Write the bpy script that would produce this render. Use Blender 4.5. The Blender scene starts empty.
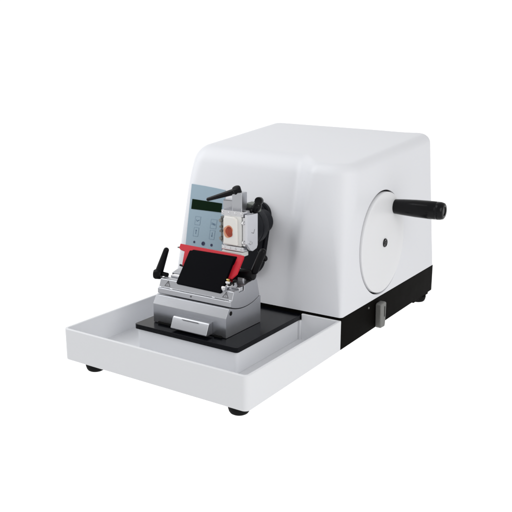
import bpy, bmesh, math, random
from mathutils import Vector, Matrix
random.seed(4)
S = bpy.context.scene
COL = S.collection
W, D1, D2, HT, HB = 0.400, 0.3114, 0.7933, 0.0586, 0.0620      # metres: width, tray depth, full depth, tray rim, base top

# ------------------------------------------------------------------ materials
def mat(name, col, rough=.4, metal=0, spec=.5, bump=0, bscale=400, var=0, vscale=30, stretch=None, coat=0, sss=0, rvar=0):
    m = bpy.data.materials.new(name); m.use_nodes = True
    nt = m.node_tree; b = nt.nodes['Principled BSDF']
    b.inputs['Base Color'].default_value = (*col, 1)
    b.inputs['Roughness'].default_value = rough
    b.inputs['Metallic'].default_value = metal
    b.inputs['Specular IOR Level'].default_value = spec
    b.inputs['Coat Weight'].default_value = coat
    b.inputs['Coat Roughness'].default_value = .12
    if sss:
        b.inputs['Subsurface Weight'].default_value = sss
        b.inputs['Subsurface Radius'].default_value = (.01, .006, .004)
        b.inputs['Subsurface Scale'].default_value = .3
    tc = nt.nodes.new('ShaderNodeTexCoord'); mp = nt.nodes.new('ShaderNodeMapping')
    nt.links.new(tc.outputs['Object'], mp.inputs['Vector'])
    if stretch: mp.inputs['Scale'].default_value = stretch
    if bump:
        n = nt.nodes.new('ShaderNodeTexNoise'); n.inputs['Scale'].default_value = bscale; n.inputs['Detail'].default_value = 3
        bp = nt.nodes.new('ShaderNodeBump'); bp.inputs['Strength'].default_value = bump; bp.inputs['Distance'].default_value = .0006
        nt.links.new(mp.outputs['Vector'], n.inputs['Vector'])
        nt.links.new(n.outputs['Fac'], bp.inputs['Height']); nt.links.new(bp.outputs['Normal'], b.inputs['Normal'])
    if var:
        n = nt.nodes.new('ShaderNodeTexNoise'); n.inputs['Scale'].default_value = vscale; n.inputs['Detail'].default_value = 5
        nt.links.new(mp.outputs['Vector'], n.inputs['Vector'])
        mx = nt.nodes.new('ShaderNodeMix'); mx.data_type = 'RGBA'
        mx.inputs['A'].default_value = (*[c*(1-var) for c in col], 1); mx.inputs['B'].default_value = (*[min(1, c*(1+var)) for c in col], 1)
        nt.links.new(n.outputs['Fac'], mx.inputs['Factor']); nt.links.new(mx.outputs['Result'], b.inputs['Base Color'])
    if rvar:
        n = nt.nodes.new('ShaderNodeTexNoise'); n.inputs['Scale'].default_value = vscale; n.inputs['Detail'].default_value = 6
        nt.links.new(mp.outputs['Vector'], n.inputs['Vector'])
        r = nt.nodes.new('ShaderNodeMapRange'); r.inputs['To Min'].default_value = rough-rvar; r.inputs['To Max'].default_value = rough+rvar
        nt.links.new(n.outputs['Fac'], r.inputs['Value']); nt.links.new(r.outputs['Result'], b.inputs['Roughness'])
    return m

M = dict(
    shell=mat('shell_paint', (.79, .80, .835), .42, spec=.4, bump=.10, bscale=900, var=.012, vscale=9, rvar=.05),
    tray=mat('tray_paint', (.79, .80, .825), .40, spec=.4, bump=.08, bscale=900, var=.012, vscale=12, rvar=.05),
    wheel=mat('wheel_paint', (.80, .805, .825), .38, spec=.4, bump=.06, bscale=900),
    base=mat('base_black', (.0038, .0034, .0028), .6, spec=.02, bump=.3, bscale=1200, rvar=.05),
    slab=mat('slab_black', (.003, .0034, .005), .20, spec=.16, bump=.04, bscale=300, rvar=.06),
    rubber=mat('rubber', (.007, .007, .007), .7, spec=.12, bump=.2, bscale=700),
    black=mat('black_plastic', (.004, .004, .005), .34, spec=.14, bump=.12, bscale=900),
    gloss=mat('black_gloss', (.003, .003, .004), .20, spec=.20, coat=.0),
    head=mat('black_anodised', (.005, .006, .009), .42, spec=.14, bump=.1, bscale=800),
    alu=mat('anodised_aluminium', (.52, .53, .56), .32, metal=.9, bump=.12, bscale=700, var=.03, vscale=40, rvar=.04, stretch=(.25, 1, 1)),
    alu2=mat('bright_aluminium', (.74, .75, .79), .30, metal=.6, bump=.08, bscale=600, var=.04, vscale=60),
    steel=mat('polished_steel', (.72, .72, .74), .14, metal=1, bump=.05, bscale=300, var=.06, vscale=90),
    zinc=mat('brushed_grey', (.19, .19, .18), .45, metal=.5, bump=.3, bscale=500, var=.15, vscale=120),
    brass=mat('brass', (.60, .42, .16), .28, metal=1),
    red=mat('red_guard', (.58, .016, .032), .42, spec=.2, bump=.05, bscale=600, var=.04, vscale=30),
    knife=mat('black_plate', (.0015, .0016, .003), .5, spec=.03, bump=.05, bscale=500),
    panel=mat('panel_foil', (.32, .43, .51), .45, spec=.35, bump=.08, bscale=1200, var=.03, vscale=18),
    panelline=mat('panel_line', (.22, .32, .41), .5),
    panelink=mat('panel_ink', (.10, .17, .26), .5),
    navy=mat('navy_ink', (.010, .018, .07), .5),
    lcd=mat('display_glass', (.001, .012, .003), .2, spec=.1, var=.15, vscale=60),
    lcdtext=mat('display_text', (.008, .045, .012), .35),
    cassette=mat('cassette_plastic', (.78, .78, .765), .5, spec=.35),
    wax=mat('paraffin', (.83, .815, .78), .42, sss=.12, bump=.3, bscale=160),
    tissue=mat('tissue', (.36, .045, .015), .5, var=.6, vscale=160, bump=.5, bscale=300),
    tissueedge=mat('tissue_edge', (.70, .33, .20), .55, var=.2, vscale=90),
    ink=mat('black_ink', (.13, .13, .14), .6),
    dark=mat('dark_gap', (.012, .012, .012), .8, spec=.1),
    greyblock=mat('greenish_grey', (.16, .175, .155), .45, metal=.3, bump=.1),
)

# ------------------------------------------------------------------ helpers
def tag(o, label, cat=None, group=None, kind=None):
    o['label'] = label
    if cat: o['category'] = cat
    if group: o['group'] = group
    if kind: o['kind'] = kind
    return o

def empty(name, loc):
    o = bpy.data.objects.new(name, None); COL.objects.link(o); o.location = loc; o.empty_display_size = .02
    return o

def obj(name, bm, m, parent=None, bevel=0, seg=3, smooth=40, label=None):
    bmesh.ops.recalc_face_normals(bm, faces=bm.faces)
    me = bpy.data.meshes.new(name); bm.to_mesh(me); bm.free()
    for x in (m if isinstance(m, (list, tuple)) else [m]): me.materials.append(M[x])
    for p in me.polygons: p.use_smooth = True
    me.set_sharp_from_angle(angle=math.radians(smooth))
    o = bpy.data.objects.new(name, me); COL.objects.link(o)
    if bevel:
        b = o.modifiers.new('bevel', 'BEVEL'); b.width = bevel; b.segments = seg; b.limit_method = 'ANGLE'
        b.angle_limit = math.radians(32); b.harden_normals = True
    if parent:                       # geometry is written in world coordinates: counter the parents' offset
        o.parent = parent
        off = Vector((0, 0, 0)); q = parent
        while q: off += q.location; q = q.parent
        o.location = -off
    if label: o['label'] = label
    return o

def bm_new(): return bmesh.new()

def add_box(bm, x0, x1, y0, y1, z0, z1, mi=0, rot=None, piv=None):
    vs = [bm.verts.new((x, y, z)) for x in (x0, x1) for y in (y0, y1) for z in (z0, z1)]
    if rot:
        c = Vector(piv) if piv else Vector(((x0+x1)/2, (y0+y1)/2, (z0+z1)/2))
        for v in vs: v.co = c + rot @ (v.co-c)
    for f in ((0, 1, 3, 2), (4, 6, 7, 5), (0, 4, 5, 1), (2, 3, 7, 6), (0, 2, 6, 4), (1, 5, 7, 3)):
        bm.faces.new([vs[i] for i in f]).material_index = mi
    return bm

def add_poly(bm, P, ext, mi=0):
    """closed prism: 3-D outline P swept by the vector ext"""
    ext = Vector(ext)
    a = [bm.verts.new(Vector(p)) for p in P]; b = [bm.verts.new(Vector(p)+ext) for p in P]
    n = len(P)
    fs = [bm.faces.new(a), bm.faces.new(b[::-1])]
    for i in range(n): fs.append(bm.faces.new((a[i], b[i], b[(i+1) % n], a[(i+1) % n])))
    for f in fs: f.material_index = mi
    return bm

def add_lathe(bm, A, B, prof, n=40, mi=0):
    """prof = [(t, r), ...] along A->B (t in 0..1 of the length)"""
    A = Vector(A); B = Vector(B); d = B-A; L = d.length; d = d.normalized()
    u = d.orthogonal().normalized(); w = d.cross(u)
    rings = []
    for t, r in prof:
        c = A + d*(t*L)
        if r < 1e-6: rings.append([bm.verts.new(c)])
        else: rings.append([bm.verts.new(c + (u*math.cos(2*math.pi*k/n)+w*math.sin(2*math.pi*k/n))*r) for k in range(n)])
    for a, b in zip(rings, rings[1:]):
        for k in range(n):
            k2 = (k+1) % n
            if len(a) == 1 and len(b) == 1: continue
            if len(a) == 1: f = bm.faces.new((a[0], b[k2], b[k]))
            elif len(b) == 1: f = bm.faces.new((a[k], a[k2], b[0]))
            else: f = bm.faces.new((a[k], a[k2], b[k2], b[k]))
            f.material_index = mi
    for r, fl in ((rings[0], 1), (rings[-1], 0)):
        if len(r) > 1: bm.faces.new(r[::-1] if fl else r).material_index = mi
    return bm

def cyl(bm, A, B, r, bev=.0006, n=40, mi=0):
    L = (Vector(B)-Vector(A)).length; e = bev/L
    return add_lathe(bm, A, B, [(0, r-bev), (e*.3, r-bev*.3), (e, r), (1-e, r), (1-e*.3, r-bev*.3), (1, r-bev)], n, mi)

def capsule(bm, A, B, ra, rb, n=28, mi=0):
    L = (Vector(B)-Vector(A)).length; pr = []
    for k in range(7):
        a = math.pi/2*k/6; pr.append(((ra-ra*math.cos(a))/L, ra*math.sin(a)))
    for k in range(7):
        a = math.pi/2*k/6; pr.append((1-(rb-rb*math.sin(math.pi/2-a))/L if False else 1-rb/L+rb*math.sin(a)/L, rb*math.cos(a)))
    return add_lathe(bm, A, B, pr, n, mi)

def rrect(x0, x1, y0, y1, r, n=6):
    """rounded rectangle in 2-D, r = radius or four radii (x0y0, x1y0, x1y1, x0y1)"""
    if not isinstance(r, (list, tuple)): r = [r]*4
    P = []
    for (cx, cy, a0, rr) in ((x0+r[0], y0+r[0], 180, r[0]), (x1-r[1], y0+r[1], 270, r[1]), (x1-r[2], y1-r[2], 0, r[2]), (x0+r[3], y1-r[3], 90, r[3])):
        for k in range(n+1):
            a = math.radians(a0+90*k/n); P.append((cx+rr*math.cos(a), cy+rr*math.sin(a)))
    return P
def sm(a, b, x):
    t = max(0, min(1, (x-a)/(b-a))); return t*t*(3-2*t)
def mixf(a, b, t): return a+(b-a)*t

# ================================================================== THE MICROTOME
mt = empty('rotary_microtome', (W/2, D2/2, -.0195))
tag(mt, 'white rotary microtome with black base, blue control panel and black side crank', 'microtome')

# ---- tray (fixed skirt round the front platform)
bm = bm_new(); t = .0055; xs = .3175; xl = .0835
out = []
def arc2(cx, cy, r, a0, a1, n=6): return [(cx+r*math.cos(math.radians(a0+(a1-a0)*k/n)), cy+r*math.sin(math.radians(a0+(a1-a0)*k/n))) for k in range(n+1)]
ro, ri = .010, .005
out += [(xs, D1-.0005), (W, D1-.0005)] + arc2(W-ro, ro, ro, 0, -90) + arc2(ro, ro, ro, -90, -180) + [(0, D1-.0005), (xl, D1-.0005), (xl, D1-t)]
out += arc2(t+ri, D1-t-ri, ri, 90, 180) + arc2(t+ri, t+ri, ri, 180, 270) + arc2(W-t-ri, t+ri, ri, -90, 0) + arc2(W-t-ri, D1-t-ri, ri, 0, 90) + [(xs, D1-t)]
add_poly(bm, [(x, y, 0) for x, y in out], (0, 0, HT))
add_box(bm, t-.001, W-t+.001, t-.001, D1-t+.001, .0012, .0080)
add_box(bm, xl-.0005, xs+.0005, D1-.009, D1-.001, .0014, .0460)
tray = obj('section_tray', bm, 'tray', mt, .0014, 3)
# ---- pedestal under the platform, platform slab
bm = bm_new(); add_poly(bm, [(x, y, .0079) for x, y in rrect(.0885, .3135, .0975, D1-.010, [.007, .007, .001, .001])], (0, 0, .0392))
obj('pedestal', bm, 'tray', mt, .0008)
bm = bm_new(); add_poly(bm, [(x, y, .0472) for x, y in rrect(.0855, .3165, .0940, D1-.0004, [.006, .006, .0005, .0005])], (0, 0, .0090))
obj('platform', bm, 'slab', mt, .0012)

# ---- black base
bm = bm_new(); add_poly(bm, [(x, y, 0) for x, y in rrect(.0012, W-.0006, D1, D2, [.002, .002, .006, .006])], (0, 0, HB))
add_box(bm, .003, W-.003, D2-.11, D2-.02, -.006, .001)
base = obj('base', bm, 'base', mt, .0012)
bm = bm_new(); cyl(bm, (W-.002, .430, .0515), (W+.0012, .430, .0515), .0022, n=16)
obj('screw', bm, 'zinc', base)
# ---- feet
for (fx, fy) in ((.050, .028), (.366, .028), (.381, .748), (.022, .748)):
    bm = bm_new(); top = -.0055 if fy > .5 else .001
    add_lathe(bm, (fx, fy, top), (fx, fy, -.0195), [(0, .0190), (.15, .0192), (.55, .0180), (.8, .0165), (.93, .0148), (1, .0125)], 40)
    obj('rubber_foot', bm, 'rubber', mt)

# ---- hood
def zt(x, y): return .3440 + .030*(y-.40)/.35 + .014*(1-x/W)
ZB = HB+.0012
def lean(x, z=.33): return mixf(.27, .10, sm(.266, mixf(.284, .334, max(0, min(1, (z-ZB)/.27))), x))
def zw(x, y):                                               # roof height at the place the point is warped to
    tt = (y-D1)/(D2-D1)
    return zt(x, y + lean(x)*.285*(1-tt) - .11*.31*tt)
def rtop(x, y):
    front = mixf(.034, .020, sm(.26, .32, x))
    side = mixf(.036, .020, sm(.05, .3, x))
    back = .034
    tt = (y-D1)/(D2-D1)
    m = mixf(front, back, sm(.0, .6, tt))
    e = sm(.06, .0, min(x, W-x)); return mixf(m, side, e)
def warp(x, y, z):
    tt = max(0, (y-D1)/(D2-D1)); h = z-ZB
    y2 = y + lean(x, z)*h*(1-tt) - mixf(.15, .09, x/W)*h*tt
    x2 = x - .006*(h/.31)*(x/W) - .017*(h/.31)*(1-x/W)
    x2 += (1-x/W)*(.014*(max(0, h-.20)/.09)**2*(1-tt)**2*sm(.2, 0, x) - .012*tt*h/.31)
    return (x2, y2, z)
def base_ring(rl, rf, rb, n=(56, 56, 12)):
    """points + outward normals of the plan outline, same count for every radius"""
    x0, x1, y0, y1 = 0, W, D1, D2
    P = []
    cs = ((x0+rl, y0+rl, 180, rl), (x1-rf, y0+rf, 270, rf), (x1-rb, y1-rb, 0, rb), (x0+rb, y1-rb, 90, rb))
    for i, (cx, cy, a0, r) in enumerate(cs):
        for k in range(n[2]+1):
            a = math.radians(a0+90*k/n[2]); P.append(((cx+r*math.cos(a), cy+r*math.sin(a)), (math.cos(a), math.sin(a))))
        c2 = cs[(i+1) % 4]; a = math.radians(a0+90)
        A = (cx+r*math.cos(a), cy+r*math.sin(a)); b_ = math.radians(c2[2]); B = (c2[0]+c2[3]*math.cos(b_), c2[1]+c2[3]*math.sin(b_))
        m = n[0] if i % 2 == 0 else n[1]
        for k in range(1, m):
            P.append(((mixf(A[0], B[0], k/m), mixf(A[1], B[1], k/m)), (math.cos(a), math.sin(a))))
    return P
bm = bm_new(); rings = []
NS = 26
for k in range(NS+1):
    s = k/NS
    R = base_ring(mixf(.007, .036, s**1.2), mixf(.007, .048, s**1.2), mixf(.012, .038, s)); row = []
    for (p, nn) in R:
        zr = zw(*p)-rtop(*p); z = ZB+(zr-ZB)*s
        row.append(bm.verts.new(warp(p[0], p[1], z)))
    rings.append(row)
R = base_ring(.036, .048, .038)
NA = 12
for k in range(1, NA+1):
    th = math.pi/2*k/NA; row = []
    for (p, nn) in R:
        r = rtop(*p); x = p[0]-nn[0]*r*(1-math.cos(th)); y = p[1]-nn[1]*r*(1-math.cos(th))
        z = zw(x, y)-r+r*math.sin(th)
        row.append(bm.verts.new(warp(x, y, z)))
    rings.append(row)
lastP = []
for (p, nn) in R:
    r = rtop(*p); lastP.append((p[0]-nn[0]*r, p[1]-nn[1]*r, 0))
cx, cy = .2, .57
for k in range(1, 16):
    q = 1-k/16; row = []
    for (x, y, z0) in lastP:
        # collapse toward a centre segment, keeps quads even
        tx = cx+(x-cx)*q; ty = mixf(max(.50, min(.66, y)), y, q)
        z = zw(tx, ty)
        row.append(bm.verts.new(warp(tx, ty, z)))
    rings.append(row)
for a, b in zip(rings, rings[1:]):
    n = len(a)
    for i in range(n): bm.faces.new((a[i], a[(i+1) % n], b[(i+1) % n], b[i]))
bm.faces.new(rings[-1]); bm.faces.new(rings[0][::-1])
bmesh.ops.remove_doubles(bm, verts=bm.verts, dist=1e-6)
hood = obj('hood', bm, ['shell', 'shell'], mt, smooth=35)
# circular recess for the handwheel
WY, WZ, WX, WR = .4885, .1735, .3925, .1030
cut = bm_new(); add_lathe(cut, (.380, WY, WZ), (.44, WY, WZ), [(0, WR+.0028), (1, WR+.0032)], 128)
bmesh.ops.recalc_face_normals(cut, faces=cut.faces)
cme = bpy.data.meshes.new('cut'); cut.to_mesh(cme); cut.free(); co = bpy.data.objects.new('cut', cme); COL.objects.link(co)
mod = hood.modifiers.new('recess', 'BOOLEAN'); mod.object = co; mod.operation = 'DIFFERENCE'; mod.solver = 'EXACT'
co.matrix_world = Matrix.Identity(4)
bpy.context.view_layer.update()
dg = bpy.context.evaluated_depsgraph_get()
nm = bpy.data.meshes.new_from_object(hood.evaluated_get(dg)); hood.modifiers.clear(); hood.data = nm
for p in nm.polygons: p.use_smooth = True
nm.set_sharp_from_angle(angle=math.radians(35))
bv = hood.modifiers.new('bevel', 'BEVEL'); bv.width = .0012; bv.segments = 2; bv.limit_method = 'ANGLE'; bv.angle_limit = math.radians(50)
bpy.data.objects.remove(co)

# ---- handwheel with hub cap and crank handle
bm = bm_new()
add_lathe(bm, (.3815, WY, WZ), (.4025, WY, WZ), [(0, WR-.002), (.10, WR-.0008), (.86, WR-.0008), (.93, WR-.0013), (.98, WR-.0030), (1.0, WR-.0060), (1.01, .070), (1.02, .040), (1.03, .016), (1.03, .001)], 128)
wheel = obj('handwheel', bm, 'wheel', mt, smooth=30)
bm = bm_new(); add_lathe(bm, (.402, WY, WZ), (.4060, WY, WZ), [(0, .0088), (.7, .0088), (.92, .0080), (.92, .0066), (.80, .0060), (.80, .0038), (.95, .0032), (.95, .0001)], 40)
obj('hub_cap', bm, 'gloss', wheel)
bm = bm_new(); cyl(bm, (.4040, WY-.0012, WZ+.001), (.4058, WY-.0012, WZ+.001), .0014, .0002, 16); obj('hub_dot', bm, 'zinc', wheel)
bm = bm_new()
HY, HZ = .5350, .2405
add_lathe(bm, (.3990, HY, HZ), (.506, HY, HZ), [(0, .0125), (.02, .0142), (.05, .0150), (.2, .0162), (.45, .0176), (.7, .0182), (.84, .0180), (.855, .0170), (.865, .0180), (.93, .0178), (.985, .0160), (1, .0135), (1, .009), (.985, .0085), (.985, .0001)], 64)
obj('crank_handle', bm, 'gloss', wheel, smooth=50)

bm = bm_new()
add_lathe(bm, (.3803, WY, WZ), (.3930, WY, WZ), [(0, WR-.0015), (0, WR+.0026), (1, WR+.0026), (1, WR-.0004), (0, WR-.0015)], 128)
obj('wheel_gap_shade', bm, 'dark', mt)  # dark ring added to stand for the shade inside the wheel gap

# ---- wheel brake lever on the base side
bm = bm_new()
prof = [(.4605, .0500), (.4635, .0530), (.4830, .0535), (.4880, .0500), (.4875, .0300), (.4855, .0040), (.4835, .0000), (.4650, .0010), (.4625, .0040)]
add_poly(bm, [(W+.0005, y, z) for y, z in prof], (.0125, 0, 0))
lv = obj('brake_lever', bm, 'zinc', mt, .0022, 3)
bm = bm_new(); add_box(bm, W+.0128, W+.0136, .479, .4812, .022, .044); obj('slot', bm, 'dark', lv, .0003)

# ---- control panel on the leaning front
LN = .27; nrm = Vector((0, -1, LN)).normalized(); upv = Vector((0, LN, 1)).normalized()
def fp(x, z, off=0):
    return Vector((x+.006*((z-ZB)/.31)*(1-x/W)*0, D1+LN*(z-ZB), z)) + nrm*off
bm = bm_new()
P2 = [(.0170, .1495), (.1040, .1495), (.1010, .2655), (.0790, .2695), (.0460, .2730), (.0125, .2750)]
P2 = [(.0165, .1495), (.1115, .1490), (.0990, .2695), (.0760, .2716), (.0450, .2738), (.0098, .2755)]
add_poly(bm, [fp(x, z, -.0006) for x, z in P2], nrm*.0022)
panel = obj('control_panel', bm, 'panel', mt, .0004, 2)
bm = bm_new(); add_poly(bm, [fp(x, z, .0015) for x, z in ((.0185, .2243), (.0975, .2243), (.0960, .2425), (.0178, .2448))], nrm*.0010)
disp = obj('display', bm, 'lcd', panel, .0003, 2)
def strokes(bm, cx, cz, segs, w=.0009, off=.0019, th=.0004, s=1.0):
    for (x0, z0, x1, z1) in segs:
        a = Vector((cx+x0*s, cz+z0*s)); b = Vector((cx+x1*s, cz+z1*s)); d = (b-a).normalized(); n_ = Vector((-d.y, d.x))*w/2
        q = [a-d*w*.3-n_, b+d*w*.3-n_, b+d*w*.3+n_, a-d*w*.3+n_]
        add_poly(bm, [fp(p.x, p.y, off) for p in q], nrm*th)
def keyframe(bm, cx, cz, w, h):
    r = [(-w/2, -h/2, w/2, -h/2), (w/2, -h/2, w/2, h/2), (w/2, h/2, -w/2, h/2), (-w/2, h/2, -w/2, -h/2)]
    strokes(bm, cx, cz, r, .0007, .0017, .0003)
for (cx, cz, w, h, g) in ((.0399, .2020, .0135, .0165, [(-.004, .0015, -.001, -.0012), (-.001, -.0012, .001, .0004), (.001, .0004, .004, .0016)]),
                          (.0818, .1996, .0150, .0180, [(-.005, .0018, .005, -.0002), (-.005, -.0006, .005, -.0024), (-.001, .0006, .002, -.0012)]),
                          (.0394, .1790, .0125, .0175, [(0, -.004, 0, .004), (-.0012, .0026, 0, .004), (.0012, .0026, 0, .004)]),
                          (.0818, .1778, .0125, .0175, [(0, -.0035, 0, .0045), (-.0012, -.0022, 0, -.0036), (.0012, -.0022, 0, -.0036)])):
    bm = bm_new(); add_poly(bm, [fp(cx+x, cz+z, .0014) for x, z in rrect(-w/2, w/2, -h/2, h/2, .0015, 4)], nrm*.0004)
    kb = obj('button', bm, 'panel', panel)
    bm = bm_new(); keyframe(bm, cx, cz, w, h)
    for f in bm.faces: f.material_index = 2
    strokes(bm, cx, cz, g, .0011, .0018, .0003)
    kb.data.materials.append(M['panelink']); kb.data.materials.append(M['panelline'])
    # the printed outline and mark belong to the button's own mesh
    me2 = bpy.data.meshes.new('t'); bmesh.ops.recalc_face_normals(bm, faces=bm.faces)
    for f in bm.faces: f.material_index = 2 if f.material_index == 2 else 1
    bm.from_mesh(kb.data); bm.to_mesh(kb.data); bm.free()
for (cx, cz, r) in ((.0386, .1581, .0026), (.0625, .1577, .0042), (.0841, .1571, .0030)):
    bm = bm_new(); c = fp(cx, cz, .0013)
    if r > .004: add_lathe(bm, c, c+nrm*.0012, [(0, r), (1, r), (1, r*.45), (.55, r*.4), (.55, .0001)], 24)
    else: add_lathe(bm, c, c+nrm*.0010, [(0, r), (1, r*.9), (1, .0001)], 24)
    obj('indicator', bm, 'navy', panel)

# ---- travel slot cover and specimen head
def stadium(cx, z0, z1, r, n=20):
    P = [(cx+r*math.cos(math.radians(a)), z0+r+r*math.sin(math.radians(a))) for a in [180+180*k/n for k in range(n+1)]]
    P += [(cx+r*math.cos(math.radians(a)), z1-r+r*math.sin(math.radians(a))) for a in [180*k/n for k in range(n+1)]]
    return P
bm = bm_new(); add_poly(bm, [fp(x, z, -.002) for x, z in stadium(.189, .1140, .255, .0290)], nrm*.012)
add_poly(bm, [fp(x, z, .010) for x, z in stadium(.189, .1185, .250, .0245)], nrm*.003)
cover = obj('slot_cover', bm, 'head', mt, .0008)
bm = bm_new(); HC = (.2130, .2215)
add_lathe(bm, (HC[0]-.006, .340, HC[1]), (HC[0], .250, HC[1]), [(0, .0240), (.44, .0240), (.44, .0360), (.47, .0372), (.66, .0372), (.67, .0364), (.70, .0364), (.71, .0372), (.95, .0372), (1, .0355), (1, .0001)], 72)
head = obj('specimen_head', bm, 'head', mt)
bm = bm_new(); add_box(bm, .188, .244, .246, .2625, .192, .262); add_box(bm, .236, .258, .2350, .258, .2585, .2735, rot=Matrix.Rotation(math.radians(6), 3, 'Y'))
obj('clamp_mount', bm, 'greyblock', head, .0012)

# ---- specimen clamp (silver), jaws, post, levers
bm = bm_new()
add_box(bm, .204, .2535, .2135, .2480, .1935, .2640)
clamp = obj('specimen_clamp', bm, 'alu2', mt, .0015, label='silver clamp holding the white cassette')
for z, h, x0, dx, rr in ((.2600, .0045, .212, .0135, .0022), (.1960, .0040, .214, .0125, .0020)):
    bm = bm_new(); add_box(bm, .2080, .2560, .2020, .2142, z-h, z+h)
    for k in range(4): cyl(bm, (x0+dx*k, .2010, z), (x0+dx*k, .2050, z), rr, .0004, 16)
    obj('jaw', bm, 'steel', clamp, .0006)
bm = bm_new()
add_poly(bm, [(.2045, .2045, z) for z in (.205, .252)] + [(.2130, .2045, .252), (.2130, .2045, .205)], (0, .010, 0))
for z in (.2450, .2120): cyl(bm, (.2070, .1990, z), (.2070, .2070, z), .0034, .0005, 20)
for z in (.2330, .2250): add_box(bm, .2035, .2085, .2015, .2050, z-.002, z+.002)
obj('jaw', bm, 'zinc', clamp, .0006)
bm = bm_new()
for z in (.2445, .2090): cyl(bm, (.2560, .2010, z), (.2560, .2140, z), .0033, .0005, 20)
add_box(bm, .2530, .2585, .2045, .2140, .2020, .2540)
obj('jaw', bm, 'steel', clamp, .0006)
bm = bm_new(); add_poly(bm, [(.2595, y, z) for y, z in ((.2010, .2600), (.2360, .2585), (.2360, .2000), (.2325, .1945), (.2200, .1915), (.2130, .1935), (.2010, .2070))], (.0050, 0, 0))
sp = obj('side_plate', bm, 'alu2', clamp, .0009)
bm = bm_new(); cyl(bm, (.2640, .2110, .2085), (.2675, .2110, .2085), .0032, .0006, 20); obj('screw', bm, 'steel', sp)
bm = bm_new()
pts_ = [(.210+.004*math.sin(a_*.4), .2275+.0016*a_) for a_ in range(0)]
for (y0, z0, y1, z1) in ((.2150, .2265, .2220, .2240), (.2220, .2240, .2255, .2310)):
    d = Vector((0, y1-y0, z1-z0)); L = d.length; d.normalize(); n_ = Vector((0, -d.z, d.y))*.0005
    a = Vector((.2644, y0, z0)); b = Vector((.2644, y1, z1)); add_poly(bm, [a-n_, b-n_, b+n_, a+n_], (.0003, 0, 0))
obj('engraved_mark', bm, 'ink', sp)
bm = bm_new(); add_box(bm, .2100, .2545, .1985, .2200, .1825, .1905)
obj('lower_jaw', bm, 'cassette', clamp, .001)
bm = bm_new(); add_box(bm, .2235, .2450, .2130, .2310, .2575, .2965)
post = obj('clamp_post', bm, 'alu', clamp, .0016)
bm = bm_new(); add_box(bm, .1985, .2225, .2200, .2380, .2620, .2800)
obj('slide_block', bm, 'alu', clamp, .002)
# long clamping lever with ball hub on top of the post
bm = bm_new(); capsule(bm, (.2330, .2170, .2990), (.1640, .2170, .2765), .0058, .0034)
cyl(bm, (.2315, .2230, .2900), (.2315, .2150, .3050), .0078, .0015, 28)
obj('clamp_lever', bm, 'black', clamp)
# T screw behind the side plate
bm = bm_new(); capsule(bm, (.2530, .2360, .2590), (.2685, .2360, .2780), .0078, .0080)
cyl(bm, (.2680, .2310, .2815), (.2660, .2410, .2805), .0072, .0012, 28)
capsule(bm, (.2320, .2310, .2630), (.2580, .2310, .2635), .0040, .0055)
obj('tee_screw', bm, 'gloss', clamp)
# small lock lever at the lower right of the head
bm = bm_new(); capsule(bm, (.2560, .2520, .1870), (.2700, .2560, .1660), .0042, .0058)
obj('lock_lever', bm, 'black', head)

# ================================================================== TISSUE CASSETTE held in the clamp
cs = empty('tissue_cassette', (.2330, .2080, .2010))
tag(cs, 'white plastic cassette with wax block and red-brown tissue, gripped in silver clamp', 'cassette')
bm = bm_new()
add_poly(bm, [(x, .2020, z) for x, z in rrect(.2135, .2515, .2010, .2560, .0022, 4)], (0, .0112, 0))
cb = obj('cassette_body', bm, 'cassette', cs, .0010)
bm = bm_new(); add_poly(bm, [(x, .1965, z) for x, z in ((.2150, .2040), (.2455, .2030), (.2445, .2500), (.2400, .2540), (.2190, .2545), (.2155, .2500))], (0, .0054, 0))
wax = obj('wax_block', bm, 'wax', cs, .0016)
def blob(bm, cx, cz, rx, rz, y, th, seed, n=26, mi=0):
    random.seed(seed); ph = [random.uniform(0, 6.28) for _ in range(4)]
    P = []
    for k in range(n):
        a = 2*math.pi*k/n; r = 1+.09*math.sin(2*a+ph[0])+.06*math.sin(3*a+ph[1])+.03*math.sin(5*a+ph[2])
        P.append((cx+rx*r*math.cos(a), y, cz+rz*r*math.sin(a)))
    add_poly(bm, P, (0, th, 0), mi)
bm = bm_new(); blob(bm, .2265, .2275, .0100, .0112, .1961, .0007, 2)
te = obj('tissue_margin', bm, 'tissueedge', cs)
bm = bm_new(); blob(bm, .2290, .2272, .0078, .0088, .1954, .0010, 5)
obj('tissue', bm, 'tissue', cs, .0002)

# ================================================================== KNIFE HOLDER
kh = empty('knife_holder', (.195, .175, .0562))
tag(kh, 'silver knife holder with red guard and black pressure plate, on black platform', 'knife holder')
XL, XR = .1100, .2745
# lower block: concave top that carries the arc segment
AC = (.1800, .2150); AR = .1165                              # arc centre (y, z) and radius
def arcpt(y, r): return AC[1]-math.sqrt(max(0, r*r-(y-AC[0])**2))
low = [(.1215, .0567), (.1205, .0585), (.1205, .0925), (.1300, .1075), (.1330, .1080)]
ya = [.1335+(.2270-.1335)*k/16 for k in range(17)]
low += [(y, arcpt(y, AR)) for y in ya] + [(.2300, arcpt(.2270, AR)-.001), (.2300, .0585), (.2290, .0567)]
bm = bm_new(); add_poly(bm, [(XL, y, z) for y, z in low], (XR-XL, 0, 0))
lower = obj('lower_block', bm, 'alu', kh, .0010, smooth=30)
bm = bm_new(); cyl(bm, (XR-.004, .1355, .0985), (XR+.0005, .1355, .0985), .0040, .0003, 28)
obj('lock_hole', bm, 'dark', lower)
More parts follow.
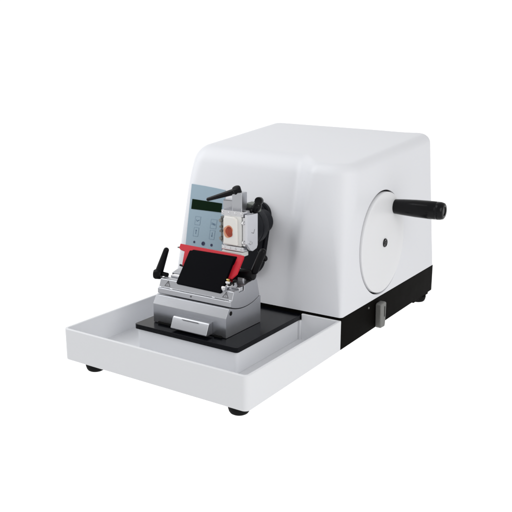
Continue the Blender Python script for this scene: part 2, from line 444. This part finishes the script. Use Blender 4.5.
# arc segment (upper body)
up = [(.1340, arcpt(.1340, AR-.0011)+.0005), (.1345, .1190), (.1385, .1205), (.1440, .1345), (.1480, .1358), (.1600, .1350), (.1610, .1300), (.1760, .1305), (.1770, .1390), (.1900, .1420), (.2150, .1440), (.2180, .1400)]
up += [(.2260, arcpt(.2260, AR-.0011)+.0015)] + [(y, arcpt(y, AR-.0011)) for y in ya[::-1][1:-1]]
bm = bm_new(); add_poly(bm, [(XL-.0005, y, z) for y, z in up], (XR-XL+.0010, 0, 0))
upper = obj('arc_segment', bm, 'alu', kh, .0012, smooth=30)
# front label edge lines, triangles, index dot
def rib(bm, y, z, x0, x1, w, n=(-.0005, 0)): add_box(bm, x0, x1, y-.0006, y+.0010, z-w/2, z+w/2)
bm = bm_new(); rib(bm, .1383, .1202, .1150, .1360, .0012); rib(bm, .1383, .1204, .1420, .2320, .0009); rib(bm, .1383, .1202, .2380, .2690, .0012)
cyl(bm, (.1880, .1336, .1150), (.1880, .1350, .1150), .0018, .0002, 20)
ed = .0140/math.hypot(.0055, .0140)
def onface(x, s, off=.0002):                                # point on the slanted label face, s = distance up the face
    y = .1385+.0055/.0150*s; z = .1205+.0140/.0150*s
    return Vector((x, y-off*.93, z+off*.36))
for cx in (.1290, .2600):
    tri = [(-.0058, .0035), (.0058, .0035), (0, .0130)]
    for i in range(3):
        a = Vector(tri[i]); b = Vector(tri[(i+1) % 3]); d = (b-a).normalized(); n_ = Vector((-d.y, d.x))*.00055
        q = [a-d*.0004-n_, b+d*.0004-n_, b+d*.0004+n_, a-d*.0004+n_]
        add_poly(bm, [onface(cx+p.x, p.y) for p in q], (0, -.0002, .0001))
    for (s0, s1) in ((.0070, .0102), (.0050, .0060)):
        add_poly(bm, [onface(cx+sx, s) for sx, s in ((-.0005, s0), (.0005, s0), (.0005, s1), (-.0005, s1))], (0, -.0002, .0001))
obj('warning_mark', bm, 'ink', upper)
# silver rails and clutter behind the plate
bm = bm_new(); add_box(bm, .1180, .2740, .1620, .1740, .1302, .1385); obj('clamp_rail', bm, 'steel', kh, .0015)
bm = bm_new(); add_box(bm, .1260, .2640, .1890, .2100, .1400, .1475); obj('slide_plate', bm, 'alu2', kh, .0015)
bm = bm_new()
add_box(bm, .2520, .2640, .1520, .1700, .1330, .1460, rot=Matrix.Rotation(math.radians(25), 3, 'X'))
cyl(bm, (.2500, .1450, .1385), (.2580, .1450, .1385), .0040, .0006, 24)
cyl(bm, (.2500, .1560, .1450), (.2600, .1560, .1450), .0042, .0006, 24)
cyl(bm, (.2550, .1400, .1370), (.2550, .1520, .1390), .0030, .0006, 24)
obj('knife_clamp', bm, 'steel', kh, .0008)
bm = bm_new(); cyl(bm, (.2520, .1560, .1510), (.2580, .1560, .1510), .0022, .0006, 24); obj('adjusting_nut', bm, 'brass', kh)
bm = bm_new(); capsule(bm, (.2560, .1520, .1430), (.2640, .1620, .1440), .0036, .0036)
obj('adjusting_screw', bm, 'gloss', kh)

# tilted plates: plane through (y .140, z .131) rising back
sv = Vector((0, .04, .052)).normalized(); nv = Vector((0, -sv.z, sv.y))
def kp(x, s, off=0): return Vector((x, .140, .131)) + sv*s + nv*off
bm = bm_new()
q = [(.1490, .0030), (.1510, .0006), (.2480, -.0010), (.2510, .0010), (.2510, .0655), (.2500, .0672), (.1515, .0692), (.1495, .0675)]
add_poly(bm, [kp(x, s, -.0045) for x, s in q], nv*.0055)
pp = obj('pressure_plate', bm, 'knife', kh, .0011)
bm = bm_new()
red = [(.1179, .0813), (.2642, .0772), (.2652, .0720), (.2643, .0409), (.2570, .0300), (.2460, .0300), (.2460, .0640),
       (.1560, .0660), (.1560, .0345), (.1470, .0345), (.1420, .0400), (.1402, .0432), (.1342, .0672), (.1237, .0691), (.1190, .0720)]
add_poly(bm, [kp(x, s, -.0085) for x, s in red], nv*.0036)
obj('red_guard', bm, 'red', kh, .0009)
bm = bm_new(); capsule(bm, kp(.1215, .0745, -.0070), kp(.1135, .0735, -.0070), .0018, .0015); obj('guard_pin', bm, 'zinc', kh)
bm = bm_new(); capsule(bm, kp(.1340, .0400, -.0075), kp(.1500, .0380, -.0075), .0020, .0020); obj('guard_hinge', bm, 'gloss', kh)
bm = bm_new(); capsule(bm, kp(.2600, .0260, -.0075), kp(.2680, .0300, -.0075), .0030, .0030); obj('guard_hinge', bm, 'gloss', kh)
# knife backing body that stands on the segment, carries plate and guard
bm = bm_new()
add_poly(bm, [(.1520, y, z) for y, z in ((.1560, .1300), (.1850, .1860), (.1900, .1860), (.1940, .1420), (.1900, .1300))], (.1000, 0, 0))
obj('knife_back', bm, 'knife', kh, .0015)

# front drop handle on the lower block
bm = bm_new()
add_poly(bm, [(.1660, y, z) for y, z in ((.1204, .0820), (.1110, .0815), (.1085, .0790), (.1010, .0620), (.1025, .0600), (.1204, .0600))], (.0800, 0, 0))
dh = obj('drop_handle', bm, 'alu', kh, .0010)
bm = bm_new(); add_box(bm, .1880, .2240, .1070, .1078, .0790, .0800, rot=Matrix.Rotation(math.radians(-20), 3, 'X')); obj('slot', bm, 'ink', dh)
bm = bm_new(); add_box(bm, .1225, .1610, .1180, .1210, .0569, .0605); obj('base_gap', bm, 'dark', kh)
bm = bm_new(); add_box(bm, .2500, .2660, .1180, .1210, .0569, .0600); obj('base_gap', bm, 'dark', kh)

# left clamping lever
bm = bm_new(); capsule(bm, (.0890, .1600, .1335), (.1135, .1600, .1900), .0078, .0052)
add_lathe(bm, (.0985, .1600, .1370), (.0850, .1540, .1370), [(0, .0080), (.2, .0095), (.8, .0095), (1, .0080), (1, .0001)], 32)
cyl(bm, (.0985, .1600, .1385), (.1120, .1620, .1370), .0042, .0008, 24)
obj('clamping_lever', bm, 'black', kh)
# right clamping lever
bm = bm_new(); cyl(bm, (.2480, .2000, .1515), (.2800, .2000, .1535), .0095, .002, 32)
cyl(bm, (.2360, .2000, .1510), (.2500, .2000, .1515), .0055, .001, 28)
capsule(bm, (.2790, .2000, .1560), (.3010, .2000, .2040), .0068, .0066)
obj('clamping_lever', bm, 'black', kh)

# ================================================================== light: white world, dimmed out of view to shade the faces, plus soft lamps
w = bpy.data.worlds.new('World'); S.world = w; w.use_nodes = True
nt = w.node_tree; bg = nt.nodes['Background']
tc = nt.nodes.new('ShaderNodeTexCoord'); dot = nt.nodes.new('ShaderNodeVectorMath'); dot.operation = 'DOT_PRODUCT'
back = Vector((-.53, .81, -.20)).normalized(); dot.inputs[1].default_value = back
nt.links.new(tc.outputs['Generated'], dot.inputs[0])
mr = nt.nodes.new('ShaderNodeMapRange'); mr.interpolation_type = 'SMOOTHSTEP'
mr.inputs['From Min'].default_value = .45; mr.inputs['From Max'].default_value = .86
mr.inputs["To Min"].default_value = .57; mr.inputs['To Max'].default_value = 1.06
nt.links.new(dot.outputs['Value'], mr.inputs['Value'])
sep = nt.nodes.new('ShaderNodeSeparateXYZ'); nt.links.new(tc.outputs['Generated'], sep.inputs[0])     # added bounce: world brightened from below, no table there
lo = nt.nodes.new('ShaderNodeMapRange'); lo.interpolation_type = 'SMOOTHSTEP'
lo.inputs['From Min'].default_value = .15; lo.inputs['From Max'].default_value = -.45; lo.inputs['To Min'].default_value = 0; lo.inputs['To Max'].default_value = .32
nt.links.new(sep.outputs['Z'], lo.inputs['Value'])
ad = nt.nodes.new('ShaderNodeMath'); ad.operation = 'ADD'
nt.links.new(mr.outputs['Result'], ad.inputs[0]); nt.links.new(lo.outputs['Result'], ad.inputs[1]); nt.links.new(ad.outputs[0], bg.inputs['Strength'])
bg.inputs['Color'].default_value = (1, 1, 1, 1)

def area(name, loc, target, size, power, col=(1, 1, 1)):
    L = bpy.data.lights.new(name, 'AREA'); L.shape = 'RECTANGLE'; L.size, L.size_y = size; L.energy = power; L.color = col
    o = bpy.data.objects.new(name, L); COL.objects.link(o); o.location = loc
    o.rotation_euler = (Vector(target)-Vector(loc)).to_track_quat('-Z', 'Y').to_euler()
    return o
area('softbox_right', (1.80, -.35, .85), (.3, .40, .15), (1.2, 1.2), 10, (1, .995, .98))
area('softbox_left', (-1.40, -.22, 1.05), (.3, .35, .18), (1.1, 1.1), 11, (.97, .985, 1))
area('added_fill_high', (-.75, -.10, 1.60), (.3, .35, .18), (1.0, 1.0), 5.5, (.97, .985, 1))  # unseen fill lamp, added to weaken the head's shadow on the hood

# ================================================================== camera
cd = bpy.data.cameras.new('Camera'); cam = bpy.data.objects.new('Camera', cd); COL.objects.link(cam)
cam.location = (.9743, -.8443, .4977); cam.rotation_euler = (1.3292, .0002, .5839)
cd.sensor_width = 36; cd.lens = 729.235/512*36; cd.clip_start = .01; cd.clip_end = 50
S.camera = cam
S.render.resolution_x = S.render.resolution_y = 1024
S.view_settings.view_transform = 'Standard'; S.view_settings.look = 'None'; S.view_settings.exposure = 0; S.view_settings.gamma = 1
